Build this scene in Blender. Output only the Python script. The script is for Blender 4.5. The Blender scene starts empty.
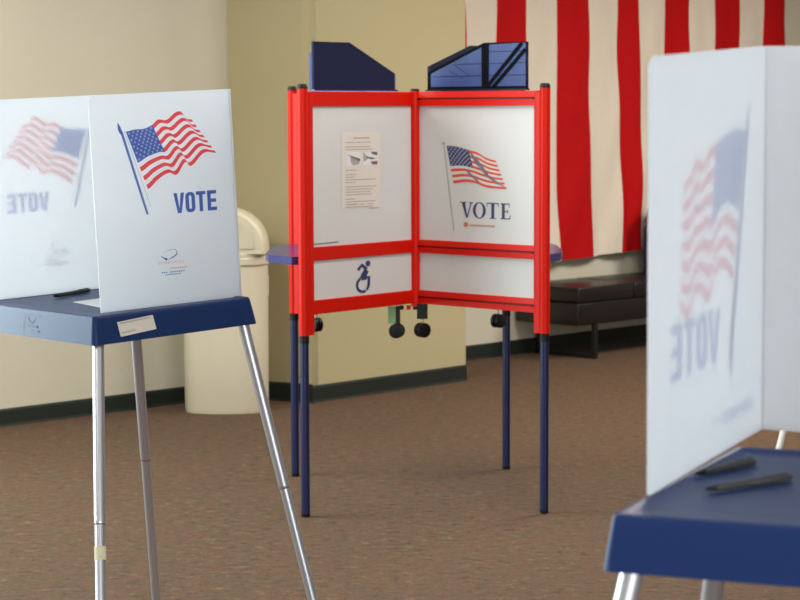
import bpy, bmesh, math, random
from mathutils import Matrix, Vector
from mathutils.geometry import tessellate_polygon
random.seed(7)
PI = math.pi
SC = bpy.context.scene
COL = SC.collection

# ------------------------------------------------------------------ camera, world, lights, exposure
cam_d = bpy.data.cameras.new('camera'); cam = bpy.data.objects.new('camera', cam_d); COL.objects.link(cam)
cam_d.sensor_width = 36.0; cam_d.lens = 94.5; cam_d.clip_end = 100
pitch = math.atan(193.0 / 2100.0)
cam.matrix_world = (Matrix.Translation((0, 0, 1.45)) @ Matrix.Rotation(PI / 2 - pitch, 4, 'X')
                    @ Matrix.Rotation(math.radians(-0.22), 4, 'Z'))
cam_d.dof.use_dof = True; cam_d.dof.focus_distance = 4.9; cam_d.dof.aperture_fstop = 11.5
SC.camera = cam

w = bpy.data.worlds.new('world'); SC.world = w; w.use_nodes = True
w.node_tree.nodes['Background'].inputs[0].default_value = (0.75, 0.85, 1.0, 1)
w.node_tree.nodes['Background'].inputs[1].default_value = 0.3

def area(name, loc, direction, sx, sy, power, color):
    l = bpy.data.lights.new(name, 'AREA'); l.shape = 'RECTANGLE'; l.size = sx; l.size_y = sy
    l.energy = power; l.color = color
    o = bpy.data.objects.new(name, l); COL.objects.link(o)
    o.matrix_world = Matrix.Translation(loc) @ Vector(direction).to_track_quat('-Z', 'Y').to_matrix().to_4x4()
    return o
area('window_daylight', (-5.6, 5.6, 1.55), (1, -1, 0), 7.0, 2.3, 430, (0.77, 0.94, 0.98))
area('rear_window_daylight', (1.6, -3.2, 1.7), (-1, 1, 0), 5.0, 1.8, 300, (0.93, 0.96, 1.0))
for x, y, p, c in ((-2.2, 2.0, 22, (1.0, 0.95, 0.88)), (1.2, 3.8, 22, (1.0, 0.95, 0.88)), (-1.9, 7.4, 74, (1.0, 0.97, 0.92)),
                   (0.9, 6.3, 44, (1.0, 0.95, 0.88)), (1.9, 9.2, 84, (1.0, 0.94, 0.84)), (3.6, 11.0, 118, (1.0, 0.93, 0.84))):
    area('ceiling_panel_light', (x, y, 2.93), (0, 0, -1), 1.2, 1.2, p, c)

SC.view_settings.view_transform = 'Standard'
SC.view_settings.look = 'None'
SC.view_settings.gamma = 1
SC.view_settings.use_curve_mapping = False
SC.view_settings.exposure = 0.0

# ------------------------------------------------------------------ materials
def lin(c):
    return tuple(((v / 255) / 12.92 if v / 255 <= 0.04045 else ((v / 255 + 0.055) / 1.055) ** 2.4) for v in c) + (1,)
MATS = {}
def mat(name, rgb, rough=0.5, metal=0.0, spec=0.5, noise=0.0, nscale=30.0, bump=0.0, trans=0.0, tcol=None, coat=0.0, sheen=0.0):
    m = bpy.data.materials.new(name); m.use_nodes = True; nt = m.node_tree; N = nt.nodes; L = nt.links
    b = N['Principled BSDF']; c = lin(rgb)
    b.inputs['Base Color'].default_value = c
    b.inputs['Roughness'].default_value = rough; b.inputs['Metallic'].default_value = metal
    b.inputs['Specular IOR Level'].default_value = spec
    b.inputs['Coat Weight'].default_value = coat; b.inputs['Coat Roughness'].default_value = 0.12
    b.inputs['Sheen Weight'].default_value = sheen
    tc = N.new('ShaderNodeTexCoord'); nz = N.new('ShaderNodeTexNoise')
    nz.inputs['Scale'].default_value = nscale; nz.inputs['Detail'].default_value = 5
    L.new(tc.outputs['Object'], nz.inputs['Vector'])
    col = None
    mx = N.new('ShaderNodeMix'); mx.data_type = 'RGBA'
    k = max(noise, 0.015)
    mx.inputs['A'].default_value = tuple(min(1, v * (1 - k)) for v in c[:3]) + (1,)
    mx.inputs['B'].default_value = tuple(min(1, v * (1 + k)) for v in c[:3]) + (1,)
    L.new(nz.outputs['Fac'], mx.inputs['Factor']); L.new(mx.outputs['Result'], b.inputs['Base Color'])
    col = mx.outputs['Result']
    if bump > 0:
        bp = N.new('ShaderNodeBump'); bp.inputs['Strength'].default_value = bump; bp.inputs['Distance'].default_value = 0.002
        L.new(nz.outputs['Fac'], bp.inputs['Height']); L.new(bp.outputs['Normal'], b.inputs['Normal'])
    if trans > 0:
        out = N['Material Output']; tl = N.new('ShaderNodeBsdfTranslucent'); ms = N.new('ShaderNodeMixShader')
        (L.new(col, tl.inputs['Color']) if tcol is None else setattr(tl.inputs['Color'], 'default_value', lin(tcol))); ms.inputs[0].default_value = trans
        L.new(b.outputs[0], ms.inputs[1]); L.new(tl.outputs[0], ms.inputs[2]); L.new(ms.outputs[0], out.inputs['Surface'])
    MATS[name] = m
    return m
M_cream = mat('cream_wall_paint', (208, 203, 184), 0.8, noise=0.02, nscale=3, bump=0.05)
M_tan = mat('tan_wall_paint', (183, 172, 134), 0.75, noise=0.02, nscale=3, bump=0.05)
M_ceil = mat('ceiling_paint', (225, 222, 214), 0.9)
M_baseb = mat('dark_rubber_baseboard', (28, 36, 33), 0.5)
M_plastic = mat('white_corrugated_plastic', (234, 236, 240), 0.35, trans=0.57, noise=0.01)
M_blue = mat('blue_moulded_plastic', (24, 48, 98), 0.40, spec=0.24, noise=0.04, nscale=200, bump=0.06)
M_alu = mat('brushed_aluminium_tube', (206, 208, 218), 0.32, metal=0.82, noise=0.015, nscale=40)
M_whitetube = mat('white_painted_tube', (232, 230, 226), 0.3)
M_tape = mat('cream_masking_tape', (214, 208, 176), 0.7)
M_black = mat('black_plastic', (13, 14, 17), 0.45, spec=0.3)
M_pen = mat('dark_pen_plastic', (52, 52, 50), 0.38)
M_paper = mat('white_paper', (228, 228, 232), 0.7)
M_sticker = mat('off_white_sticker', (222, 216, 208), 0.6)
M_grey = mat('grey_print', (172, 167, 162), 0.7)
M_dgrey = mat('dark_grey_print', (104, 98, 94), 0.7)
M_pblue = mat('blue_print_ink', (16, 36, 150), 0.5, trans=0.56, tcol=(138, 166, 230))
M_pole = mat('pale_blue_print_ink', (120, 150, 205), 0.5)
M_pred = mat('red_print_ink', (250, 4, 14), 0.5, trans=0.54, tcol=(255, 136, 142))
M_pale_red = mat('pale_red_print_ink', (236, 180, 178), 0.5)
M_ghost_r = mat('show_through_pink', (232, 216, 224), 0.35, trans=0.42)
M_ghost_b = mat('show_through_pale_blue', (206, 216, 232), 0.35, trans=0.42)
M_red = mat('red_enamel', (206, 22, 3), 0.38, spec=0.2, coat=0.0)
M_board = mat('white_laminate_board', (212, 213, 213), 0.42)
M_navy = mat('navy_enamel', (15, 27, 74), 0.36, coat=0.05)
M_shelf = mat('navy_laminate', (40, 46, 110), 0.22)
M_wing_shade = mat('shaded_navy_wing_board', (14, 21, 58), 0.6, spec=0.2)  # wing blue with the shade of the side turned from the window painted in
M_wing_lit = mat('lit_blue_wing_fabric', (40, 64, 124), 0.5, noise=0.35, nscale=14, bump=0.3)  # lighter copy of the wing blue, window light painted into the colour
M_groove = mat('dark_groove', (60, 8, 8), 0.5)
M_green = mat('green_plastic', (120, 160, 110), 0.6)
M_strap = mat('black_webbing', (10, 10, 16), 0.8, spec=0.1)
M_steel = mat('bright_steel', (220, 220, 220), 0.2, metal=1.0)
M_orange = mat('orange_red_print_ink', (222, 74, 40), 0.5)
M_navyink = mat('navy_print_ink', (44, 56, 104), 0.5)
M_gold = mat('bronze_print_ink', (190, 130, 92), 0.5)
M_wfold = mat('grey_fold_print_ink', (176, 178, 192), 0.5)
M_dfold = mat('dark_fold_print_ink', (122, 116, 132), 0.5)
M_bin = mat('cream_bin_plastic', (222, 214, 190), 0.42, noise=0.01)
M_binin = mat('cream_bin_flap_plastic', (214, 208, 184), 0.45)
M_leather = mat('black_leather', (26, 23, 23), 0.36, noise=0.2, nscale=60, bump=0.25)
M_bframe = mat('black_bench_frame', (18, 18, 18), 0.5)
M_bagblue = mat('dark_blue_bag_fabric', (34, 30, 74), 0.8)
M_bagred = mat('maroon_bag_fabric', (110, 22, 40), 0.8)
M_fred = mat('red_flag_cloth', (196, 12, 16), 0.8, spec=0.2, noise=0.06, nscale=25, trans=0.08)
M_fwhite = mat('white_flag_cloth', (240, 230, 214), 0.8, noise=0.03, nscale=25, trans=0.12)

# carpet
def carpet():
    m = bpy.data.materials.new('flecked_carpet'); m.use_nodes = True; nt = m.node_tree; N = nt.nodes; L = nt.links
    b = N['Principled BSDF']; b.inputs['Roughness'].default_value = 0.95; b.inputs['Specular IOR Level'].default_value = 0.15
    b.inputs['Sheen Weight'].default_value = 0.08
    tc = N.new('ShaderNodeTexCoord')
    def nz(scale, det, stretch=(1, 1, 1)):
        mp = N.new('ShaderNodeMapping'); mp.inputs['Scale'].default_value = stretch
        n = N.new('ShaderNodeTexNoise'); n.inputs['Scale'].default_value = scale; n.inputs['Detail'].default_value = det
        n.inputs['Roughness'].default_value = 0.75
        L.new(tc.outputs['Object'], mp.inputs['Vector']); L.new(mp.outputs[0], n.inputs['Vector'])
        return n
    a = nz(30, 8, (0.75, 1.0, 1)); c = nz(90, 4, (1, 1, 1)); d = nz(9, 5)
    r = N.new('ShaderNodeValToRGB'); e = r.color_ramp.elements
    e[0].position = 0.36; e[0].color = lin((34, 21, 12))
    e[1].position = 0.70; e[1].color = lin((146, 118, 82))
    for p, cc in ((0.42, (78, 46, 26)), (0.465, (84, 70, 42)), (0.505, (112, 68, 46)), (0.545, (78, 60, 56)), (0.60, (118, 92, 60))):
        q = e.new(p); q.color = lin(cc)
    L.new(a.outputs['Fac'], r.inputs[0])
    r2 = N.new('ShaderNodeValToRGB'); e = r2.color_ramp.elements
    e[0].position = 0.35; e[0].color = lin((44, 28, 18)); e[1].position = 0.65; e[1].color = lin((108, 82, 60))
    L.new(c.outputs['Fac'], r2.inputs[0])
    mx = N.new('ShaderNodeMix'); mx.data_type = 'RGBA'; mx.inputs['Factor'].default_value = 0.30
    L.new(r.outputs[0], mx.inputs['A']); L.new(r2.outputs[0], mx.inputs['B'])
    r3 = N.new('ShaderNodeValToRGB'); e = r3.color_ramp.elements
    e[0].position = 0.38; e[0].color = (0.97, 0.86, 0.76, 1); e[1].position = 0.62; e[1].color = (0.84, 0.94, 0.86, 1)
    L.new(d.outputs['Fac'], r3.inputs[0])
    ml = N.new('ShaderNodeMix'); ml.data_type = 'RGBA'; ml.blend_type = 'MULTIPLY'; ml.inputs['Factor'].default_value = 1.0
    L.new(mx.outputs['Result'], ml.inputs['A']); L.new(r3.outputs[0], ml.inputs['B'])
    j = nz(58, 3, (0.8, 1, 1)); sl = N.new('ShaderNodeMix'); sl.data_type = 'RGBA'; sl.blend_type = 'OVERLAY'; sl.inputs['Factor'].default_value = 0.75
    L.new(ml.outputs['Result'], sl.inputs['A']); L.new(j.outputs['Color'], sl.inputs['B'])
    tn = N.new('ShaderNodeMix'); tn.data_type = 'RGBA'; tn.blend_type = 'MULTIPLY'; tn.inputs['Factor'].default_value = 1.0
    tn.inputs['B'].default_value = (0.96, 0.97, 0.88, 1)
    L.new(sl.outputs['Result'], tn.inputs['A']); L.new(tn.outputs['Result'], b.inputs['Base Color'])
    bp = N.new('ShaderNodeBump'); bp.inputs['Strength'].default_value = 0.6; bp.inputs['Distance'].default_value = 0.004
    L.new(c.outputs['Fac'], bp.inputs['Height']); L.new(bp.outputs[0], b.inputs['Normal'])
    return m
M_carpet = carpet()

# ------------------------------------------------------------------ helpers
def finish(name, bm, mats, parent=None, smooth=False, M=None):
    if M is not None: bm.transform(M)
    bmesh.ops.recalc_face_normals(bm, faces=bm.faces)
    me = bpy.data.meshes.new(name); bm.to_mesh(me); bm.free()
    if not isinstance(mats, (list, tuple)): mats = [mats]
    for m in mats: me.materials.append(m)
    if smooth:
        for p in me.polygons: p.use_smooth = True
        try: me.set_sharp_from_angle(angle=math.radians(38))
        except Exception: pass
    o = bpy.data.objects.new(name, me); COL.objects.link(o)
    if parent: o.parent = parent
    return o
def tag(o, label=None, cat=None, group=None, kind=None):
    if label: o['label'] = label
    if cat: o['category'] = cat
    if group: o['group'] = group
    if kind: o['kind'] = kind
    return o
def empty(name, loc, rz=0):
    o = bpy.data.objects.new(name, None); COL.objects.link(o); o.location = loc; o.rotation_euler = (0, 0, rz)
    o.empty_display_size = 0.1
    return o
def box(bm, c, s, bev=0.0, M=None):
    r = bmesh.ops.create_cube(bm, size=1.0)
    vs = r['verts']
    for v in vs: v.co = Vector((v.co.x * s[0] + c[0], v.co.y * s[1] + c[1], v.co.z * s[2] + c[2]))
    if M is not None:
        for v in vs: v.co = M @ v.co
    if bev > 0:
        es = list({e for v in vs for e in v.link_edges})
        bmesh.ops.bevel(bm, geom=es, offset=bev, segments=3, profile=0.5, affect='EDGES')
def tube(bm, pts, r, seg=20, cap=True):
    """pts list of Vectors, r float or list"""
    pts = [Vector(p) for p in pts]; n = len(pts)
    rs = r if isinstance(r, (list, tuple)) else [r] * n
    rings = []
    for i, p in enumerate(pts):
        a = pts[max(0, i - 1)]; b = pts[min(n - 1, i + 1)]
        d = (b - a)
        if d.length < 1e-9: d = (pts[-1] - pts[0])
        d.normalize()
        up = Vector((0, 0, 1)) if abs(d.z) < 0.9 else Vector((0, 1, 0))
        x = d.cross(up).normalized(); y = x.cross(d).normalized()
        rings.append([bm.verts.new(p + (x * math.cos(2 * PI * k / seg) + y * math.sin(2 * PI * k / seg)) * rs[i]) for k in range(seg)])
    for i in range(n - 1):
        for k in range(seg):
            bm.faces.new((rings[i][k], rings[i][(k + 1) % seg], rings[i + 1][(k + 1) % seg], rings[i + 1][k]))
    if cap:
        bm.faces.new(rings[0]); bm.faces.new(rings[-1][::-1])
def prism(bm, poly, mapf, t0, t1, bev=0.0):
    """poly: list (u,v); mapf(u,v,t)->Vector"""
    a = [bm.verts.new(mapf(u, v, t0)) for u, v in poly]
    b = [bm.verts.new(mapf(u, v, t1)) for u, v in poly]
    fs = [bm.faces.new(a), bm.faces.new(b[::-1])]
    n = len(poly)
    for i in range(n):
        fs.append(bm.faces.new((a[i], b[i], b[(i + 1) % n], a[(i + 1) % n])))
    if bev > 0:
        es = list(set(fs[0].edges) | set(fs[1].edges))
        bmesh.ops.bevel(bm, geom=es, offset=bev, segments=2, affect='EDGES')
def rrect(x0, y0, x1, y1, r, seg=6, corners=(1, 1, 1, 1)):
    """corners: bl, br, tr, tl rounded flags; counter-clockwise"""
    out = []
    data = [((x0 + r, y0 + r), PI, corners[0], (x0, y0)), ((x1 - r, y0 + r), 1.5 * PI, corners[1], (x1, y0)),
            ((x1 - r, y1 - r), 0, corners[2], (x1, y1)), ((x0 + r, y1 - r), 0.5 * PI, corners[3], (x0, y1))]
    for (cx, cy), a0, fl, sharp in data:
        if not fl: out.append(sharp); continue
        for k in range(seg + 1):
            a = a0 + 0.5 * PI * k / seg
            out.append((cx + r * math.cos(a), cy + r * math.sin(a)))
    return out

class Art:
    """flat printed artwork: polygons in panel coordinates, one mesh with several ink slots"""
    def __init__(s): s.P = []; s.mats = []
    def mi(s, m):
        if m not in s.mats: s.mats.append(m)
        return s.mats.index(m)
    def poly(s, pts, m, layer=0): s.P.append((list(pts), s.mi(m), layer))
    def rect(s, x0, y0, x1, y1, m, layer=0): s.poly([(x0, y0), (x1, y0), (x1, y1), (x0, y1)], m, layer)
    def line(s, p, q, wd, m, layer=0):
        dx, dy = q[0] - p[0], q[1] - p[1]; l = math.hypot(dx, dy) or 1; nx, ny = -dy / l * wd / 2, dx / l * wd / 2
        s.poly([(p[0] + nx, p[1] + ny), (p[0] - nx, p[1] - ny), (q[0] - nx, q[1] - ny), (q[0] + nx, q[1] + ny)], m, layer)
    def pline(s, pts, ws, m, layer=0):
        n = len(pts); 
        if not isinstance(ws, (list, tuple)): ws = [ws] * n
        A = []; B = []
        for i, p in enumerate(pts):
            a = pts[max(0, i - 1)]; b = pts[min(n - 1, i + 1)]
            dx, dy = b[0] - a[0], b[1] - a[1]; l = math.hypot(dx, dy) or 1
            A.append((p[0] - dy / l * ws[i] / 2, p[1] + dx / l * ws[i] / 2)); B.append((p[0] + dy / l * ws[i] / 2, p[1] - dx / l * ws[i] / 2))
        for i in range(n - 1): s.poly([A[i], B[i], B[i + 1], A[i + 1]], m, layer)
    def disc(s, c, r, m, layer=0, n=14, ry=None):
        ry = ry or r
        s.poly([(c[0] + r * math.cos(2 * PI * k / n), c[1] + ry * math.sin(2 * PI * k / n)) for k in range(n)], m, layer)
    def star(s, c, r, m, layer):
        s.poly([(c[0] + (r if k % 2 == 0 else r * 0.42) * math.sin(PI * k / 5), c[1] + (r if k % 2 == 0 else r * 0.42) * math.cos(PI * k / 5)) for k in range(10)], m, layer)
    def text(s, txt, x, y, h, width, m, layer=0):
        cu = bpy.data.curves.new('lettering', 'FONT'); cu.body = txt; cu.size = 1.0
        ob = bpy.data.objects.new('lettering', cu); COL.objects.link(ob)
        dg = bpy.context.evaluated_depsgraph_get(); me = bpy.data.meshes.new_from_object(ob.evaluated_get(dg))
        xs = [v.co.x for v in me.vertices]; ys = [v.co.y for v in me.vertices]
        x0, x1, y0, y1 = min(xs), max(xs), min(ys), max(ys)
        for p in me.polygons:
            s.poly([(x + (me.vertices[i].co.x - x0) / (x1 - x0) * width, y + (me.vertices[i].co.y - y0) / (y1 - y0) * h) for i in p.vertices], m, layer)
        bpy.data.objects.remove(ob); bpy.data.curves.remove(cu); bpy.data.meshes.remove(me)
    def build(s, name, mapf, parent, eps=0.0004, base=0.0006, M=None):
        bm = bmesh.new()
        for pts, mi, layer in s.P:
            vs = [bm.verts.new(mapf(u, v, base + eps * layer)) for u, v in pts]
            if len(vs) <= 4:
                f = bm.faces.new(vs); f.material_index = mi
            else:
                for tri in tessellate_polygon([[Vector((u, v, 0)) for u, v in pts]]):
                    try:
                        f = bm.faces.new([vs[i] for i in tri]); f.material_index = mi
                    except ValueError: pass
        if M is not None: bm.transform(M)
        me = bpy.data.meshes.new(name); bm.to_mesh(me); bm.free()
        for m in s.mats: me.materials.append(m)
        o = bpy.data.objects.new(name, me); COL.objects.link(o); o.parent = parent
        return o
def interp(pts, s):
    """smooth (catmull-rom) interpolation of points with parameter by index fraction of x"""
    n = len(pts); x0 = pts[0][0]; x1 = pts[-1][0]; x = x0 + (x1 - x0) * s
    for i in range(n - 1):
        if x <= pts[i + 1][0] or i == n - 2:
            p0 = pts[max(0, i - 1)]; p1 = pts[i]; p2 = pts[i + 1]; p3 = pts[min(n - 1, i + 2)]
            t = (x - p1[0]) / (p2[0] - p1[0])
            y = 0.5 * ((2 * p1[1]) + (p2[1] - p0[1]) * t + (2 * p0[1] - 5 * p1[1] + 4 * p2[1] - p3[1]) * t * t + (3 * p1[1] - p0[1] - 3 * p2[1] + p3[1]) * t ** 3)
            return (x, y)
def flag_art(A, T, B, sc, red, blue, star, white=None, stars=True, cols=30, fold=None, layer=1, starr=0.0036):
    def pt(s, r):
        a = interp(T, s); b = interp(B, s)
        return (a[0] + (b[0] - a[0]) * r, a[1] + (b[1] - a[1]) * r)
    ss = [i / cols for i in range(cols + 1)]
    ss = sorted(set(ss) | {sc})
    for k in range(13):
        m = red if k % 2 == 0 else white
        if m is None: continue
        for i in range(len(ss) - 1):
            if k < 7 and ss[i] < sc - 1e-6: continue
            mm = m
            A.poly([pt(ss[i], k / 13), pt(ss[i], (k + 1) / 13), pt(ss[i + 1], (k + 1) / 13), pt(ss[i + 1], k / 13)], mm, layer)
    n = 12
    for i in range(n):
        for j in range(4):
            a0, a1 = sc * i / n, sc * (i + 1) / n; r0, r1 = 7 / 13 * j / 4, 7 / 13 * (j + 1) / 4
            A.poly([pt(a0, r0), pt(a0, r1), pt(a1, r1), pt(a1, r0)], blue, layer)
    if stars:
        for row in range(9):
            cnt = 6 if row % 2 == 0 else 5
            for c in range(cnt):
                s = sc * ((c + 0.5) / 6 if cnt == 6 else (c + 1) / 6); r = 7 / 13 * (row + 0.7) / 9.4
                A.star(pt(s, r), starr, star, layer + 1)
    return pt

def bold_vote(A, x0, y0, x1, y1, m, tilt=0.0, layer=1):
    W = x1 - x0; H = y1 - y0; gap = W * 0.035; lw = (W - 3 * gap) / 4.0
    st = lw * 0.37
    def q(pts): A.poly(pts, m, layer)
    x = x0; w = lw * 1.12
    q([(x, y1), (x + w / 2 - st * .52, y0), (x + w / 2, y0), (x + w / 2, y0 + H * .22), (x + st, y1)])
    q([(x + w, y1), (x + w - st, y1), (x + w / 2, y0 + H * .22), (x + w / 2, y0), (x + w / 2 + st * .52, y0)])
    x += w + gap * .6; w = lw * 1.0
    o = rrect(x, y0, x + w, y1, w * .42, 6); i = rrect(x + st, y0 + st * .85, x + w - st, y1 - st * .85, (w - 2 * st) * .42, 6)
    for k in range(len(o)): q([o[k], o[(k + 1) % len(o)], i[(k + 1) % len(o)], i[k]])
    x += w + gap * .7; w = lw * 1.0
    A.rect(x, y1 - st * .85, x + w, y1, m, layer); A.rect(x + w / 2 - st / 2, y0, x + w / 2 + st / 2, y1 - st * .85, m, layer)
    x += w + gap * 1.1; w = x1 - x
    A.rect(x, y0, x + st, y1, m, layer)
    for yy in (y0, (y0 + y1) / 2 - st * .42, y1 - st * .85): A.rect(x + st, yy, x + w * (0.94 if yy != y0 and yy < y1 - st else 1), yy + st * .85, m, layer)
def serif_vote(A, x0, y0, x1, y1, m, layer=1):
    W = x1 - x0; H = y1 - y0; s = W * .058; h = H * .055; t = W * .022
    def R(a, b, c, d): A.rect(x0 + a * W, b, x0 + c * W, d, m, layer)
    # V
    A.poly([(x0 + .035 * W, y1 - h), (x0 + .125 * W, y0), (x0 + .15 * W, y0), (x0 + .10 * W, y1 - h)], m, layer)
    A.poly([(x0 + .125 * W, y0), (x0 + .15 * W, y0), (x0 + .235 * W, y1 - h), (x0 + .21 * W, y1 - h)], m, layer)
    R(0, y1 - h, .135, y1); R(.18, y1 - h, .265, y1)
    # O
    n = 28; cx, cy = x0 + .385 * W, (y0 + y1) / 2
    for k in range(n):
        a, b = 2 * PI * k / n, 2 * PI * (k + 1) / n
        f = lambda a, rx, ry: (cx + rx * math.cos(a), cy + ry * math.sin(a))
        A.poly([f(a, .128 * W, H * .52), f(b, .128 * W, H * .52), f(b, .072 * W, H * .46), f(a, .072 * W, H * .46)], m, layer)
    # T
    R(.53, y1 - h * 1.2, .765, y1); R(.53, y1 - H * .24, .545, y1 - h); R(.75, y1 - H * .24, .765, y1 - h)
    R(.62, y0 + h, .678, y1 - h); R(.585, y0, .712, y0 + h)
    # E
    R(.80, y0, .985, y0 + h * 1.2); R(.80, y1 - h * 1.2, .975, y1); R(.825, y0 + h, .883, y1 - h)
    R(.883, (y0 + y1) / 2 - h / 2, .94, (y0 + y1) / 2 + h / 2); R(.93, y0 + H * .38, .945, y0 + H * .62)
    R(.96, y1 - H * .24, .975, y1 - h); A.poly([(x0 + .965 * W, y0 + h), (x0 + .985 * W, y0 + h), (x0 + W, y0 + H * .26), (x0 + .985 * W, y0 + H * .26)], m, layer)

def big_print(A, ghost, red, blue):
    T = [(.0744, .3816), (.110, .3850), (.150, .3800), (.1815, .3732), (.205, .366), (.225, .352), (.245, .362), (.262, .345), (.2871, .335)]
    B = [(.118, .205), (.150, .224), (.180, .220), (.205, .190), (.2264, .2028), (.250, .205), (.270, .180), (.2979, .1951)]
    flag_art(A, T, B, .50, red, blue, None, stars=not ghost)
    A.poly([(.0564, .4197), (.0600, .4020), (.1190, .0875), (.1240, .0875), (.0640, .4020)], blue, 1)
    A.poly([(.0640, .4020), (.1240, .0875), (.1290, .1200), (.0700, .4020)], blue if ghost else M_pole, 1)
    bold_vote(A, .1611, .1150, .3259, .1790, blue)
    A.rect(.0836, .024, .0850, .054, red, 1)
    for a, b, h in ((.0392, .0800, .013), (.0920, .1500, .015), (.1640, .1700, .016), (.1780, .1840, .016)):
        x = a
        while x < b: A.rect(x, .0425 - h / 2, x + .004, .0425 + h / 2, blue, 1); x += .0062
    return A
def side_print(ghost=False, big=False):
    A = Art()
    red, blue, wht = (M_ghost_r, M_ghost_b, None) if ghost else (M_pred, M_pblue, M_plastic)
    T = [(.0887, .3959), (.1119, .3995), (.1351, .3999), (.1569, .407), (.1733, .4188), (.1948, .4166), (.2196, .4322), (.2348, .4331), (.2486, .417), (.2609, .4153)]
    B = [(.1372, .2651), (.1647, .2854), (.1951, .2984), (.2146, .2928), (.2395, .3206), (.2517, .3095), (.29, .3377), (.3226, .3355)]
    if big: return big_print(A, ghost, red, blue)
    flag_art(A, T, B, .40, red, blue, wht, stars=not ghost)
    bl = blue
    A.poly([(.0745, .3960), (.0785, .3970), (.1325, .2085), (.1290, .2105)], bl, 1)
    A.poly([(.0785, .3970), (.0810, .3975), (.1350, .2100), (.1325, .2085)], M_pole, 1)
    A.poly([(.0845, .3980), (.0853, .3980), (.1420, .2260), (.1412, .2260)], M_pole, 1)
    A.poly([(.0684, .4180), (.0755, .4080), (.0810, .3930), (.0745, .3905), (.0690, .4000)], bl, 2)
    bold_vote(A, .2020, .2055, .3165, .2515, bl)
    # maker's emblem: open ring with beads and small lines
    if not ghost:
        A.pline([(.1595, .1138), (.1655, .1090), (.1729, .1049)], [.0006, .0028, .0034], bl, 1)
        A.disc((.1735, .1050), .0034, bl, 2)
        A.pline([(.1790, .1042), (.1850, .1052), (.1930, .1085), (.2010, .1130), (.2036, .1175)], [.0006, .0022, .0028, .0030, .0026], bl, 1)
        A.pline([(.2036, .1175), (.2010, .1235), (.1918, .1260), (.1790, .1235), (.1669, .1195)], [.0022, .0016, .0010, .0008, .0006], M_pole, 1)
        A.text('SMARTPOLL', .1530, .0935, .0072, .0700, M_pale_red, 1)
        for x in range(9): A.rect(.1810 + x * .0054, .0815, .1810 + x * .0054 + .0040, .0850, M_pale_red, 1)
        for x in range(11):
            if x != 3: A.rect(.1590 + x * .0057, .0735, .1590 + x * .0057 + .0044, .0765, M_pole, 1)
        for x in range(8): A.rect(.1690 + x * .0053, .0685, .1690 + x * .0053 + .0042, .0708, M_pole, 1)
    else:
        A.pline([(.1595, .1138), (.1729, .1049), (.1930, .1085), (.2036, .1175), (.1918, .1260)], .002, bl, 1)
        A.rect(.1530, .0945, .2226, .0995, red, 1); A.rect(.1810, .0815, .2300, .0850, red, 1)
        A.rect(.1590, .0735, .2213, .0765, bl, 1); A.rect(.1690, .0685, .2113, .0705, bl, 1)
    return A

# ------------------------------------------------------------------ the room
WALL_H = 3.0
P1 = Vector((-.854, 10.488, 0)); P2 = Vector((-.436, 10.257, 0)); P3 = Vector((.348, 11.088, 0)); W4 = Vector((.395, 11.987, 0))
dA = Vector((1, 1, 0)).normalized(); dB = Vector((1, -1, 0)).normalized()
LW0 = P1 - dA * 13.0
FAR = W4 + dA * 6.0; BACKL = W4 - dA * 1.2
def wall(name, a, b, m, thick=0.12, nrm=None, z0=0, z1=WALL_H, ea=0, eb=0):
    """nrm points away from the room"""
    d = (b - a).normalized(); a = a - d * ea; b = b + d * eb
    bm = bmesh.new(); n = nrm.normalized() * thick
    prism(bm, [(0, 0), (1, 0), (1, 1), (0, 1)], lambda u, v, t: a + (b - a) * u + n * v + Vector((0, 0, t)), z0, z1)
    return tag(finish(name, bm, m), kind='structure')
bm = bmesh.new(); prism(bm, [(-12, -9), (16, -9), (16, 20), (-12, 20)], lambda u, v, t: Vector((u, v, t)), -0.1, 0)
tag(finish('floor', bm, M_carpet), kind='structure')
bm = bmesh.new(); prism(bm, [(-12, -9), (16, -9), (16, 20), (-12, 20)], lambda u, v, t: Vector((u, v, t)), WALL_H, WALL_H + .1)
tag(finish('ceiling', bm, M_ceil), kind='structure')
wall('wall_left', LW0, P1 + dA * .3, M_cream, nrm=-dB)
# protruding tan column: return face and front face as one solid
inner = P1 + dA * .0
colpoly = [P1 + (P1 - P2).normalized() * .05, P2, P3, P3 + (P1 - P2).normalized() * 1.3, P1 + (P1 - P2).normalized() * .05 + dA * 1.0]
bm = bmesh.new()
a = [bm.verts.new((p.x, p.y, 0)) for p in colpoly]; b = [bm.verts.new((p.x, p.y, WALL_H)) for p in colpoly]
bm.faces.new(a); bm.faces.new(b[::-1])
for i in range(5): bm.faces.new((a[i], b[i], b[(i + 1) % 5], a[(i + 1) % 5]))
ed = [e for e in bm.edges if abs(e.verts[0].co.x - P2.x) < 1e-4 and abs(e.verts[1].co.x - P2.x) < 1e-4]
bmesh.ops.bevel(bm, geom=ed, offset=.045, segments=5, affect='EDGES')
tag(finish('wall_column', bm, M_tan, smooth=True), kind='structure')
wall('wall_back', BACKL, FAR, M_cream, nrm=-dB)
wall('wall_right', FAR, FAR + dB * 14, M_cream, nrm=dA)
REARA = LW0; 
wall('wall_rear', LW0, LW0 + dB * 12.5, M_cream, nrm=-dA)
wall('wall_side', LW0 + dB * 12.5, LW0 + dB * 12.5 + dA * 22, M_cream, nrm=dB)
def baseboard(name, a, b, off, h=.1, ea=0, eb=0):
    d = (b - a).normalized(); a = a - d * ea; b = b + d * eb
    bm = bmesh.new()
    prof = [(0, 0), (.012, 0), (.009, .012), (.007, h - .01), (.004, h), (0, h)]
    prism(bm, prof, lambda u, v, t: a + (b - a) * t + off.normalized() * u + Vector((0, 0, v)), 0, 1)
    return tag(finish(name, bm, M_baseb), kind='structure')
baseboard('baseboard_left', LW0, P1, dB, h=.082)
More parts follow.
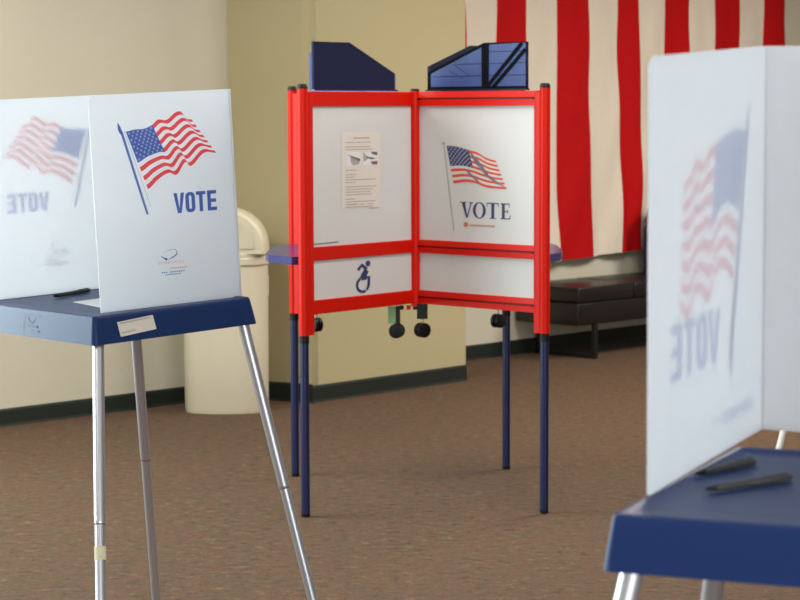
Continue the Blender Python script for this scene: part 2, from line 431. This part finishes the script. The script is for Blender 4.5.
baseboard('baseboard_return', P1, P2, (P2 - P1).cross(Vector((0, 0, 1))), h=.093, eb=.006)
baseboard('baseboard_column', P2, P3, (P3 - P2).cross(Vector((0, 0, 1))), h=.085)
baseboard('baseboard_back', BACKL, FAR, dB, h=.085)

# ------------------------------------------------------------------ portable voting booths
def booth(loc, yaw, z0, al, roll, x0, x1, d, t, sx0, sx1, sy0, sy1, H, stilt, legs, label, alu, splay, prints=True, tape=False, sticker=False, big=False):
    root = empty('voting_booth', loc, yaw)
    tag(root, label, 'voting booth', 'portable voting booths on splayed tube legs')
    T = Matrix.Translation((0, 0, z0)) @ Matrix.Rotation(al, 4, 'X') @ Matrix.Rotation(roll, 4, 'Y')
    S = T @ Matrix.Rotation(stilt[0], 4, 'X') @ Matrix.Rotation(stilt[1], 4, 'Y')
    # tray
    bm = bmesh.new(); dr = .010; rings = []
    for z, o in ((-t, dr), (-t * .5, dr * .5), (-.009, .001), (-.0045, 0), (-.0012, -.0018), (0, -.005), (0, -.016), (-.0022, -.019), (-.0022, -.05)):
        r = .009 + o * .5
        pts = rrect(x0 - o, 0 - o, x1 + o, d + o, max(r, .004), 6)
        rings.append([bm.verts.new(T @ Vector((x, y, z))) for x, y in pts])
    n = len(rings[0])
    for a, b in zip(rings, rings[1:]):
        for k in range(n): bm.faces.new((a[k], a[(k + 1) % n], b[(k + 1) % n], b[k]))
    bm.faces.new(rings[-1]); bm.faces.new(rings[0][::-1])
    tray = finish('tray', bm, M_blue, root, smooth=True)
    if sticker:
        def onface(u, v, tt):  # +x face
            return T @ Vector((x1 + .0012 + (-v) / t * dr + tt, u, v))
        A = Art(); A.poly([(.0545, -.0177), (.0586, -.0502), (.151, -.0435), (.1466, -.0117)], M_sticker, 0)
        for k in range(14):
            u = .062 + k * .0055; A.rect(u, -.0225 + k * .00035, u + .0045, -.0195 + k * .00035, M_grey, 1)
        for k in range(6):
            u = .064 + k * .0055; A.rect(u, -.0428 + k * .0004, u + .0045, -.0400 + k * .0004, M_grey, 1)
        A.build('sticker', onface, tray, base=.0008)['label'] = 'off white label sticker with small grey lines'
        # moulded maker's mark on the front face
        def onfront(u, v, tt): return T @ Vector((u, -.0012 + v / t * dr - tt, v))
        A = Art(); m = M_navyink
        A.line((-.318, -.012), (-.318, -.050), .0016, m); A.line((-.318, -.012), (-.240, -.012), .001, m)
        A.pline([(-.300, -.017), (-.294, -.026), (-.283, -.030), (-.270, -.026), (-.264, -.017)], .0022, m)
        for k in range(7): A.rect(-.308 + k * .0085, -.0395, -.308 + k * .0085 + .006, -.0350, m)
        for k in range(4): A.rect(-.280 + k * .0095, -.0490, -.280 + k * .0095 + .008, -.0455, m)
        A.build('moulded_mark', onfront, tray, base=.0008)
    # legs
    for (lx, ly, dx, dy, j) in legs:
        top = T @ Vector((lx, ly, -t + .012))
        foot = Vector((top.x + dx * splay * top.z, top.y + dy * splay * top.z, 0.0))
        L = (top - foot).length; u = (foot - top) / L
        jt = top + u * j
        bm = bmesh.new(); tube(bm, [top, jt - u * .006, jt - u * .003, jt], [.0128, .0128, .0127, .0120], 24)
        leg = finish('leg', bm, alu, root, smooth=True)
        bm = bmesh.new(); tube(bm, [jt - u * .02, foot - u * .02], .0116, 24); finish('lower_tube', bm, alu, leg, smooth=True)
        bm = bmesh.new(); tube(bm, [jt - u * .0005, jt + u * .0018], .0122, 24); finish('joint_ring', bm, M_dgrey, leg, smooth=True)
        bm = bmesh.new(); f0 = foot - u * .03; tube(bm, [f0, foot - u * .012, Vector((foot.x, foot.y, .0005))], [.013, .014, .013], 20)
        finish('rubber_foot', bm, M_black, leg, smooth=True)
        if tape and (lx, ly) == tape:
            bm = bmesh.new(); tube(bm, [jt + u * .048, jt + u * .078], .0125, 24, cap=False)
            finish('tape_band', bm, M_tape, leg, smooth=True)['label'] = 'cream tape band'
    # privacy screen: two sides and a back, each its own panel
    th = .004; W = sy1 - sy0
    def outline(notched):
        pts = rrect(0, 0, W, H, .017, 6, (0, 0, 0, 1))
        if notched:   # die-cut tabs along the fold edge
            tr = [(W, 0)]
            for v, o in ((.05, 0), (.052, -.004), (.12, -.004), (.122, -.001), (.20, -.001), (.202, -.004), (.262, -.004), (.264, 0), (.318, 0), (.320, -.004), (.370, -.005), (.372, -.001), (.410, -.001), (.412, -.004), (H, -.004)):
                tr.append((W + o, v))
            i = pts.index((W, H)); pts = [pts[0]] + tr + pts[i + 1:]
        return pts
    for sx, sg in ((sx0, -1), (sx1, 1)):
        bm = bmesh.new()
        prism(bm, outline(sg > 0), lambda u, v, tt: S @ Vector((sx + tt, sy0 + u, v + .001)), -th / 2, th / 2)
        pn = finish('side_panel', bm, M_plastic, root)
        if prints:
            f = (lambda u, v, e: S @ Vector((sx + th / 2 + e, sy0 + u, v))) if sg > 0 else (lambda u, v, e: S @ Vector((sx - th / 2 - e, sy1 - u, v)))
            side_print(big=big).build('printed_graphic', f, pn, base=.0003, eps=.0003)['label'] = 'printed waving flag and blue VOTE'
    bm = bmesh.new()
    prism(bm, [(sx0, 0), (sx1, 0), (sx1, H), (sx0, H)], lambda u, v, tt: S @ Vector((u, sy1 + tt, v + .001)), 0, th)
    finish('back_panel', bm, M_plastic, root)
    # the soft crease ribs where the panels fold
    for sx in (sx0, sx1):
        bm = bmesh.new(); tube(bm, [S @ Vector((sx, sy1, .003)), S @ Vector((sx, sy1, H - .002))], .0034, 10)
        finish('fold_crease', bm, M_plastic, root, smooth=True)
    return root, T
q = .7071
bl, TL = booth((-.6672, 4.5485, 0), -.9112, .9975, .0494, -.0157, -.590, 0, .4120, .0625,
               -.5662, -.0484, .0463, .4149, .4782, (-.0077, -.0003),
               [(-.015, .016, 1.35, -.8, .41), (-.009, .390, q * 1.05, q, .40), (-.46, .37, -q, q, .40), (-.56, .03, -q, -q, .40)],
               'blue-topped voting booth at the left with crisp VOTE screen, taped leg and label sticker', M_alu, .24, tape=(-.015, .016), sticker=True)
br, TR = booth((.2259, 2.1939, 0), -.4876, 1.0193, .0374, -.024, -.005, .615, .4023, .0601,
               .003, .521, .0924, .4795, .4782, (.0145, .0403),
               [(.018, .012, -q, -q, .40), (.022, .28, -q, q, .40), (.59, .385, q, q, .40), (.60, .02, q, -q, .40)],
               'blue-topped voting booth in the near right corner with two dark pens on its tray', M_alu, .24, big=True)
bf, TF = booth((1.68, 7.05, 0), -.80, .9975, .0374, 0, -.30, .30, .4023, .0601,
               -.26, .26, .0463, .4149, .4782, (0, 0),
               [(-.285, .01, -q, -q, .40), (-.285, .385, -q, q, .40), (.285, .385, q, q, .40), (.285, .01, q, -q, .40)],
               'voting booth far behind the near right one, almost hidden, only a thin white leg showing', M_whitetube, .24)

# pens and paper on the trays
def pen(root_loc, yaw, T, a, b, r, label, name='pen', group=None, capped=True):
    Mw = Matrix.Translation(root_loc) @ Matrix.Rotation(yaw, 4, 'Z') @ T
    A = Mw @ Vector((a[0], a[1], r - .0018)); B = Mw @ Vector((b[0], b[1], r - .0018))
    L = (B - A).length; u = (B - A) / L
    root = empty(name, A, 0)
    tag(root, label, 'pen', group)
    c = lambda s: u * s
    bm = bmesh.new(); tube(bm, [c(.012), c(.014), c(L * .52)], [r * .8, r * .92, r * .95], 16); finish('barrel', bm, M_pen, root, smooth=True)
    bm = bmesh.new(); tube(bm, [c(0), c(.003), c(.013)], [r * .55, r * .6, r * .82], 16); finish('end_plug', bm, M_black, root, smooth=True)
    bm = bmesh.new(); tube(bm, [c(L * .51), c(L * .515), c(L - .012), c(L - .002), c(L)], [r * .95, r, r * .98, r * .8, r * .5], 16); finish('cap', bm, M_pen, root, smooth=True)
    side = u.cross(Vector((0, 0, 1))).normalized(); up = side.cross(u).normalized()
    bm = bmesh.new(); tube(bm, [c(L * .66) + up * r * 1.0, c(L - .006) + up * r * 1.05], r * .22, 8); finish('clip', bm, M_pen, root, smooth=True)
    return root
YL = ((-.6672, 4.5485, 0), -.9112, TL); YR = ((.2259, 2.1939, 0), -.4876, TR)
pen(*YL, (-.4761, .162), (-.5135, .2815), .005, 'slim black pen on the tray of the left voting booth')
pen(*YR, (.0140, .2167), (.0540, .3071), .0044, 'dark pen tucked against the screen, farther of two on the right tray', group='dark pens on the right booth tray')
pen(*YR, (.0537, .1387), (.1221, .2291), .0044, 'dark pen lying in the open, nearer of two on the right tray', group='dark pens on the right booth tray')
Mw = Matrix.Translation(YL[0]) @ Matrix.Rotation(YL[1], 4, 'Z') @ TL
bm = bmesh.new(); prism(bm, [(-.335, .135), (-.135, .105), (-.150, .215), (-.345, .245)], lambda u, v, t: Mw @ Vector((u, v, t)), -.0012, -.0004)
tag(finish('paper_sheet', bm, M_paper), 'white paper sheet half hidden behind the VOTE screen on the left tray', 'paper')

# ------------------------------------------------------------------ red accessible booth
C0 = Vector((.058, 7.83, 0)); ada = empty('accessible_voting_booth', C0)
tag(ada, 'red-framed cross-shaped voting booth with white boards, navy legs and wheelchair symbol', 'voting booth')
posts = dict(fl=Vector((-.338, 7.365, 0)), fr=Vector((.513, 7.416, 0)), bl=Vector((-.415, 8.189, 0)), br=Vector((.424, 8.336, 0)))
ZT, ZB = 1.515, .648
def rel(v): return Vector(v) - C0
for k, P in posts.items():
    p = rel(P); e = (-p).normalized()
    bm = bmesh.new()
    tube(bm, [p + Vector((0, 0, ZB)), p + Vector((0, 0, ZT))], .0185, 28)
    e2 = Vector((-e.y, e.x, 0))
    prism(bm, rrect(.010, -.0145, .040, .0145, .004, 3), lambda u, v, t: p + e * u + e2 * v + Vector((0, 0, t)), ZB, ZT - .012)
    post = finish('post', bm, M_red, ada, smooth=True)
    bm = bmesh.new(); tube(bm, [p + Vector((0, 0, ZT - .002)), p + Vector((0, 0, ZT + .012)), p + Vector((0, 0, ZT + .017))], [.0185, .018, .014], 24)
    finish('post_cap', bm, M_black, post, smooth=True)
    bm = bmesh.new(); tube(bm, [p + Vector((0, 0, .012)), p + Vector((0, 0, ZB + .05))], .0155, 24)
    leg = finish('leg', bm, M_navy, ada, smooth=True)
    bm = bmesh.new(); tube(bm, [p + Vector((0, 0, .0004)), p + Vector((0, 0, .004)), p + Vector((0, 0, .014))], [.012, .0158, .0158], 20)
    finish('foot_glide', bm, M_black, leg, smooth=True)
    bm = bmesh.new(); tube(bm, [p + Vector((0, 0, ZB - .028)), p + Vector((0, 0, ZB + .002))], .0172, 24)
    finish('leg_collar', bm, M_black, leg, smooth=True)
bm = bmesh.new(); tube(bm, [Vector((0, -.016, .708)), Vector((0, -.016, 1.508))], .0172, 28)
cp = finish('post', bm, M_red, ada, smooth=True)
bm = bmesh.new(); tube(bm, [Vector((0, -.016, 1.506)), Vector((0, -.016, 1.514)), Vector((0, -.016, 1.517))], [.0165, .016, .012], 20); finish('post_cap', bm, M_black, cp, smooth=True)

frames = {}
for k, P in posts.items():
    p = rel(P); e = (-p).normalized(); L = p.length
    n = Vector((e.y, -e.x, 0))
    if k in ('fl', 'fr'):
        if n.y > 0: n = -n
    else:
        if n.y > 0: n = -n
    frames[k] = (p, e, n, L)
    s0, s1 = .036, L - .020
    F = lambda u, v, t, p=p, e=e, n=n: p + e * u + n * t + Vector((0, 0, v))
    bm = bmesh.new(); prism(bm, [(s0, .74), (s1, .74), (s1, 1.48), (s0, 1.48)], F, -.004, .004)
    board = finish('board', bm, M_board, ada)
    for z0, z1 in ((1.4535, 1.506), (.910, .9585), (.720, .770)):
        bm = bmesh.new()
        if k == 'fr':   # rails whose outer face is stepped, with a groove along the middle
            zm = z0 + (z1 - z0) * .50
            prism(bm, [(z0, -.013), (z1, -.013), (z1, .012), (zm + .004, .0155), (zm + .001, .011), (zm - .003, .011), (zm - .005, .0155), (z0, .0155)],
                  lambda a, b, t: F(t, a, b), s0 - .003, s1)
        else:
            prism(bm, rrect(z0, -.0135, z1, .0135, .003, 3), lambda a, b, t: F(t, a, b), s0 - .003, s1)
        rail = finish('rail', bm, M_red, ada)
        if k == 'fr':
            bm = bmesh.new(); prism(bm, [(zm - .003, .0108), (zm + .001, .0108), (zm + .001, .0122), (zm - .003, .0122)], lambda a, b, t: F(t, a, b), s0, s1)
            finish('groove_strip', bm, M_groove, rail)
            for s in (s0 + .006, s1 - .012):
                bm = bmesh.new(); tube(bm, [F(s, zm - .001, .009), F(s, zm - .001, .0165)], .0042, 12); finish('screw', bm, M_black, rail, smooth=True)
    if k == 'fl':
        BL = board; FL = F; uL = (.040, s1 - .0035)
    if k == 'fr':
        BR = board; FR = F; uR = (s1 - .0035, .040)
# artwork on the right-hand board: flag, VOTE, small line
def mapR(u, v, e): return FR(uR[0] + (uR[1] - uR[0]) * u, .9585 + .495 * v, .004 + e)
A = Art()
T = [(.2469, .7064), (.3422, .6998), (.4403, .6757), (.5113, .6618), (.5905, .6219), (.6712, .604)]
B = [(.3078, .4286), (.4119, .4421), (.5009, .4348), (.5892, .4073), (.6945, .3991), (.7644, .3975)]
pt = flag_art(A, T, B, .45, M_orange, M_navyink, M_wfold, white=M_board, starr=.009, layer=1)
for s0_, s1_, r0_, r1_ in ((.50, .78, .08, .72), (.60, .97, .50, .92), (.28, .52, .66, .95), (.46, .62, .05, .50)):
    for j in range(5):
        a = j / 5; b = (j + 1) / 5
        A.pline([pt(s0_ + (s1_ - s0_) * a, r0_ + (r1_ - r0_) * a), pt(s0_ + (s1_ - s0_) * b, r0_ + (r1_ - r0_) * b)], .018 if j in (1, 2, 3) else .008, M_dfold, 2)
A.line((.2230, .712), (.3105, .079), .0085, M_grey, 1); A.disc((.2205, .722), .013, M_grey, 2, ry=.013)
serif_vote(A, .3640, .1785, .7990, .2945, M_navyink)
A.disc((.415, .1277), .020, M_gold, 1, ry=.020)
for k in range(17): A.rect(.448 + k * .0128, .118, .448 + k * .0128 + .009, .131, M_gold, 1)
A.build('printed_graphic', mapR, BR)['label'] = 'printed waving flag and navy serif VOTE'
# accessibility symbol on the lower left board
def mapW(u, v, e): return FL(.315 + u * 1.22, .840 + v * .95, .004 + e)
A = Art(); m = M_navyink
A.disc((.018, .046), .0115, m, 1, n=18)
A.pline([(.012, .022), (.000, .004), (-.012, -.010)], [.021, .025, .018], m, 1)
A.pline([(.012, .024), (-.010, .042), (-.028, .024)], [.014, .014, .013], m, 2)
A.pline([(-.012, -.010), (.008, -.008), (.022, -.006), (.020, -.040)], [.014, .015, .013, .012], m, 2)
for k in range(26):
    a = math.radians(112 + k * 9.4); b = math.radians(112 + (k + 1) * 9.4)
    if 292 < math.degrees(a) < 305: continue
    f = lambda a, r: (-.006 + r * math.cos(a), -.034 + r * 1.02 * math.sin(a))
    A.poly([f(a, .031), f(b, .031), f(b, .0205), f(a, .0205)], m, 1)
A.build('printed_symbol', mapW, BL)['label'] = 'navy dynamic wheelchair symbol'
def mapL(u, v, e): return FL(uL[0] + (uL[1] - uL[0]) * u, .9585 + .495 * v, .004 + e)
A = Art()
for k in range(14): A.rect(.004 + k * .018, .014 + k * .0004, .004 + k * .018 + .013, .024 + k * .0004, M_dgrey if k % 3 else M_black, 1)
A.build('small_print', mapL, BL)
# instruction sheet fixed to the left board
A = Art(); A.poly([(.283, .262), (.667, .262), (.672, .815), (.285, .815)], M_sticker, 0)
A.rect(.40, .765, .56, .774, M_grey, 1)
y = .735
for k in range(17):
    if y > .675 or y < .555:
        wd = random.uniform(.24, .31) if random.random() > .25 else random.uniform(.08, .14)
        A.rect(.325, y, .325 + wd, y + .006, M_grey, 1)
        y -= .019 if k % 4 else .032
    else: y = .535
A.rect(.335, .570, .475, .668, M_paper, 1); A.rect(.495, .570, .640, .668, M_paper, 1)
A.poly([(.338, .652), (.355, .648), (.470, .618), (.462, .595), (.400, .622)], M_dgrey, 2)
A.poly([(.372, .632), (.440, .620), (.462, .580), (.395, .572), (.372, .600)], M_grey, 2)
A.poly([(.500, .668), (.530, .640), (.560, .628), (.520, .600), (.500, .600)], M_grey, 2)
A.poly([(.575, .668), (.640, .665), (.638, .640), (.590, .650)], M_dgrey, 2)
A.poly([(.515, .632), (.560, .630), (.630, .618), (.580, .612)], M_dgrey, 3)
A.poly([(.570, .595), (.640, .600), (.638, .572), (.590, .575)], M_dgrey, 2)
for k in range(3): A.rect(.36 + k * .09, .285, .36 + k * .09 + .06, .290, M_grey, 1)
A.rect(.56, .252, .655, .257, M_grey, 1)
sh = A.build('instruction_sheet', lambda u, v, e: Matrix.Translation(C0) @ mapL(u, v, e), None, base=.0010)
tag(sh, 'printed instruction sheet with two small pictures on the left white board of the red booth', 'paper sheet')

# privacy wings standing on the top rails
def wing(k, t0, tk, t1, zlo, ztop, detail, zmid=1.574, lit_tone=False):
    p, e, n, L = frames[k]
    F = lambda u, v, t: p + e * u + n * t + Vector((0, 0, v))
    a, b, c = t0 * L, tk * L, t1 * L
    prof = [(a, zlo), (c, zlo), (c, zmid), (b, ztop), (a, ztop)]
    bm = bmesh.new(); prism(bm, prof, F, -.006, .004)
    wg = finish('privacy_wing', bm, M_wing_lit if lit_tone else M_wing_shade, ada)
    if detail:
        g = .004
        bm = bmesh.new(); prism(bm, [(a + .004, zlo + .010), (c - .010, zlo + .010), (c - .010, zmid - .004), (b + .002, ztop - .007), (a + .004, ztop - .002)], F, .004, .0062)
        finish('fabric_lining', bm, M_wing_lit, wg)  # lining carries the lit tone in its colour
        def bar(q1, q2, wd, th, nm='strap', mm=M_strap):
            bm = bmesh.new(); dx, dz = q2[0] - q1[0], q2[1] - q1[1]; l = math.hypot(dx, dz); nx, nz = -dz / l * wd / 2, dx / l * wd / 2
            prism(bm, [(q1[0] + nx, q1[1] + nz), (q1[0] - nx, q1[1] - nz), (q2[0] - nx, q2[1] - nz), (q2[0] + nx, q2[1] + nz)], F, .0062, .0062 + th)
            finish(nm, bm, mm, wg)
        m = b
        bar((m + .004, zlo + .006), (m + .004, ztop - .006), .014, .003); bar((m - .013, zlo + .006), (m - .013, ztop - .003), .014, .0034)
        bar((a + .020, ztop - .004), (m - .012, zlo + .008), .012, .004); bar((a + .004, ztop - .026), (m - .042, zlo + .008), .012, .004)
        bar((a, zlo + .008), (c, zlo + .008), .006, .004); bar((a, ztop - .001), (b, ztop - .001), .003, .003)
        bar((b, ztop - .004), (c - .004, zmid), .008, .004); bar((c - .006, zlo), (c - .006, zmid), .010, .004)
        for zz, e1 in ((zlo + .050, c - .02), (zlo + .093, c - .12), (zlo + .135, b)):
            bar((a + .004, zz), (min(e1, c - .02), zz - .002), .0022, .0008, 'crease_line', M_wing_shade)  # fabric creases drawn as thin dark navy strips
        bar((c - .13, zlo + .088), (c - .20, zlo + .050), .0016, .0006, 'crease_line', M_wing_shade); bar((c - .10, zlo + .070), (c - .17, zlo + .040), .0016, .0006, 'crease_line', M_wing_shade)
    bm = bmesh.new(); prism(bm, [(a - .004, zlo - .004), (c + .01, zlo - .004), (c + .01, zlo + .001), (a - .004, zlo + .001)], F, -.008, .010)
    finish('mounting_strip', bm, M_black if detail else M_shelf, wg)
wing('fl', .09, .40, .80, 1.512, 1.680, False)
wing('fr', .13, .445, .885, 1.512, 1.678, True)
wing('bl', .15, .42, .84, 1.512, 1.660, False, lit_tone=True)  # whole wing in the lighter blue, painting its lit edge sliver
wing('br', .10, .40, .855, 1.512, 1.684, False, 1.600)

# side shelves
def shelf(poly):
    bm = bmesh.new()
    bmp = [(x - C0.x, y - C0.y) for x, y in poly]
    prism(bm, bmp, lambda u, v, t: Vector((u, v, t)), .893, .922, bev=.003)
    finish('shelf', bm, M_shelf, ada)
shelf([(.02, 7.83), (-.345, 7.44), (-.385, 7.43), (-.474, 7.55), (-.490, 7.64), (-.490, 7.95), (-.478, 8.04), (-.455, 8.11), (-.41, 8.14)])
shelf([(.10, 7.84), (.50, 7.50), (.53, 7.49), (.585, 7.60), (.600, 7.72), (.600, 8.02), (.58, 8.16), (.48, 8.25), (.42, 8.27)])

# casters under the bottom rails
def caster(x, y, ang, z=.620, r=.0275, bracket=True, boxc=None):
    p = Vector((x, y, 0)) - C0
    d = Vector((math.cos(ang), math.sin(ang), 0)); s = Vector((-d.y, d.x, 0))
    bm = bmesh.new()
    # hood and twin wheels
    for sg in (-1, 1):
        c = p + s * sg * .010 + Vector((0, 0, z))
        a = [c - s * .008, c - s * .0065, c + s * .0065, c + s * .008]
        tube(bm, a, [r * .82, r, r, r * .82], 24)
    root = finish('caster', bm, M_black, ada, smooth=True)
    bm = bmesh.new(); tube(bm, [p + Vector((0, 0, z + r * .5)), p + Vector((0, 0, z + r + .022))], .0045, 12); finish('stem', bm, M_steel, root, smooth=True)
    bm = bmesh.new(); tube(bm, [p + Vector((0, 0, z + r * .55)), p + Vector((0, 0, z + r * .98))], [.016, .010], 14); finish('hood', bm, M_black, root, smooth=True)
    if bracket:
        bm = bmesh.new(); box(bm, (p.x, p.y, z + r + .014 + .030), (.040, .022, .058), .003); finish('bracket', bm, M_black, root)
    return root
c1 = caster(.083, 7.80, .55)
bm = bmesh.new(); 
caster(-.012, 7.78, -.25, bracket=False)
bm = bmesh.new(); box(bm, (-.008 - C0.x, 7.775 - C0.y, .680), (.017, .022, .066), .002); finish('bracket', bm, M_black, ada)
bm = bmesh.new(); box(bm, (-.031 - C0.x, 7.775 - C0.y, .680), (.028, .020, .062), .002); g_ = finish('bracket', bm, M_green, ada); g_['label'] = 'green bracket'
for x in (-.004, .022, .046):
    bm = bmesh.new(); box(bm, (x - C0.x + .01, -.02, .704), (.016, .014, .016), .002); finish('hinge_block', bm, M_black if x != .022 else M_red, ada)
p, e, n, L = frames['br']; q_ = C0 + p + e * .062
caster(q_.x, q_.y - .0, .9, z=.604, bracket=False)
bm = bmesh.new(); box(bm, (q_.x - C0.x - .015, q_.y - C0.y, .690), (.10, .03, .06), .002, None); bm.free()
p, e, n, L = frames['bl']; q_ = C0 + p + e * .110
caster(q_.x, q_.y, 2.2, z=.608, bracket=False)
for k, s in (('br', .062), ('bl', .110)):
    p, e, n, L = frames[k]; c = p + e * s
    bm = bmesh.new(); tube(bm, [c + Vector((0, 0, .660)), c + Vector((0, 0, .725))], .010, 14); finish('bracket', bm, M_black, ada, smooth=True)

# ------------------------------------------------------------------ waste bin
bin_ = empty('waste_bin', (-.835, 10.03, 0)); tag(bin_, 'tall cream plastic waste bin with domed swing lid in the wall corner', 'waste bin')
def sup(a, b, nn=3.0, k=40):
    out = []
    for i in range(k):
        t = 2 * PI * i / k; c, s = math.cos(t), math.sin(t)
        out.append((a * math.copysign(abs(c) ** (2 / nn), c), b * math.copysign(abs(s) ** (2 / nn), s)))
    return out
def loft(bm, levels, nn=2.6, k=44, close=True):
    R = []
    for z, a, b in levels: R.append([bm.verts.new((x, y, z)) for x, y in sup(a, b, nn, k)])
    for A_, B_ in zip(R, R[1:]):
        for i in range(k): bm.faces.new((A_[i], A_[(i + 1) % k], B_[(i + 1) % k], B_[i]))
    if close: bm.faces.new(R[0][::-1]); bm.faces.new(R[-1])
bm = bmesh.new(); loft(bm, [(0, .196, .150), (.012, .200, .154), (.40, .202, .156), (.715, .203, .157)]); finish('body', bm, M_bin, bin_, smooth=True)
bm = bmesh.new(); loft(bm, [(.706, .206, .160), (.710, .212, .166), (.738, .213, .167), (.744, .208, .162), (.750, .210, .164), (.762, .209, .163), (.770, .200, .155)]); finish('rim', bm, M_bin, bin_, smooth=True)
# dome: rounded arch extruded through the depth, rounded front edge
bm = bmesh.new(); levels = []
arch = [(.203 * math.cos(PI * i / 30), .762 + .212 * math.sin(PI * i / 30) ** .86) for i in range(31)]
R = []
for y, s in ((-.150, .93), (-.143, .97), (-.130, 1.0), (.130, 1.0), (.143, .97), (.150, .93)):
    R.append([bm.verts.new((x * s, y, .762 + (z - .762) * s)) for x, z in arch])
for A_, B_ in zip(R, R[1:]):
    for i in range(30): bm.faces.new((A_[i], A_[i + 1], B_[i + 1], B_[i]))
bm.faces.new(R[0]); bm.faces.new(R[-1][::-1])
lid = finish('domed_lid', bm, M_bin, bin_, smooth=True)
fl = [(.150 * math.cos(PI * i / 24), .785 + .150 * math.sin(PI * i / 24) ** .8) for i in range(25)]
bm = bmesh.new(); prism(bm, fl, lambda u, v, t: Vector((u, t, v)), -.156, -.149, bev=.002); finish('swing_flap', bm, M_binin, lid)
for x in (-.10, .045):
    bm = bmesh.new(); box(bm, (x, -.158, .690), (.020, .012, .014), .003); finish('clip', bm, M_binin, bin_)
bm = bmesh.new(); box(bm, (.200, -.02, .60), (.012, .05, .10), .004); finish('handle_rib', bm, M_bin, bin_)

# ------------------------------------------------------------------ bench
near = Vector((1.012, 11.90, 0)); bench = empty('bench', near, math.radians(45))
tag(bench, 'long black leather bench with separate seat cushions under the hanging flag', 'bench')
# local x along the wall, local y towards the wall
DB = .47; LB = 1.58; cl = .50
for i in range(3):
    bm = bmesh.new(); box(bm, (.01 + cl * i + cl / 2 + .01 * i, DB / 2, .375), (cl, DB, .092), .012); cu = finish('seat_cushion', bm, M_leather, bench, smooth=True)
bm = bmesh.new(); box(bm, (LB / 2, DB / 2, .265), (LB, DB, .125), .006); finish('frame', bm, M_leather, bench, smooth=True)
for x in (.17, LB - .17):
    bm = bmesh.new()
    for c, s in (((x, .015, .10), (.030, .025, .20)), ((x, DB - .03, .10), (.030, .025, .20)), ((x, DB / 2, .0125), (.030, DB - .02, .024))): box(bm, c, s, .002)
    finish('leg', bm, M_bframe, bench)
# bag on the bench
R45 = Matrix.Rotation(math.radians(45), 4, 'Z')
bag = empty('bag', near + (R45 @ Vector((1.12, .25, .4215))), math.radians(45))
tag(bag, 'dark blue and maroon bag standing on the bench, mostly hidden by the right screen', 'bag')
bm = bmesh.new(); loft(bm, [(0, .13, .09), (.01, .145, .10), (.14, .15, .105), (.29, .14, .10), (.31, .12, .085)], 2.6, 30)
finish('body', bm, M_bagblue, bag, smooth=True)
bm = bmesh.new(); loft(bm, [(.30, .135, .095), (.33, .14, .10), (.40, .12, .085), (.45, .07, .05), (.465, .03, .02)], 2.4, 30)
finish('top_flap', bm, M_bagred, bag, smooth=True)
bm = bmesh.new(); tube(bm, [Vector((-.05, 0, .455)), Vector((-.04, 0, .495)), Vector((0, 0, .51)), Vector((.04, 0, .495)), Vector((.05, 0, .455))], .007, 10); finish('handle', bm, M_bagblue, bag, smooth=True)

# ------------------------------------------------------------------ hanging flag: cloth sheet with thickness and folds
def flag():
    # local: u along the wall from its left edge, v up; stripes hang vertically
    U0 = -.352; SW = .236; 
    widths = [.253, .244, .269, .259, .276, .285, .215, .261, .247, .254, .283, .257, .253]
    zb0 = .515; ztop = 2.75
    bm = bmesh.new()
    def off(u, v): 
        k = (ztop - v) / (ztop - zb0)
        return .062 + k * 1.5 * (.012 * math.sin(u * 9.1 + 1.0 + .5 * math.sin(v * 2)) + .010 * math.sin(u * 21 + v * 2.4) + .0045 * math.sin(u * 41 + v * 6 + 1.3 + 1.2 * math.sin(v * 3)) + .003 * math.sin(u * 30 - v * 11) + .004 * math.sin(u * 12 - v * 9)) 
    u = U0; cols = []
    for i, wd in enumerate(widths):
        nseg = 8
        for s in range(nseg): cols.append((u + wd * s / nseg, i))
        u += wd
    cols.append((u, 12)); rows = 44
    G = []
    for uu, si in cols:
        zb = zb0 + .006 * math.sin(uu * 6) + .008 * math.sin(uu * 2.2 + 1) + .034 * max(uu, 0)
        c = []
        for r in range(rows + 1):
            v = zb + (ztop - zb) * r / rows
            k = 1 - r / rows
            sway = (.008 * math.sin(v * 3 + uu * 3) + .022 + .085 * math.exp(-((uu - 1.05) / .24) ** 2)) * k
            P = W4 + dA * (uu + sway) + dB * off(uu, v); c.append(bm.verts.new((P.x, P.y, v)))
        G.append(c)
    for i in range(len(cols) - 1):
        for r in range(rows):
            f = bm.faces.new((G[i][r], G[i + 1][r], G[i + 1][r + 1], G[i][r + 1])); f.material_index = cols[i][1] % 2
    # give the cloth real thickness
    bmesh.ops.recalc_face_normals(bm, faces=bm.faces)
    bmesh.ops.solidify(bm, geom=list(bm.faces), thickness=.0015)
    o = finish('flag', bm, [M_fred, M_fwhite], None, smooth=True)
    return tag(o, 'huge red and white striped flag hanging upright on the back wall', 'flag')
flag()
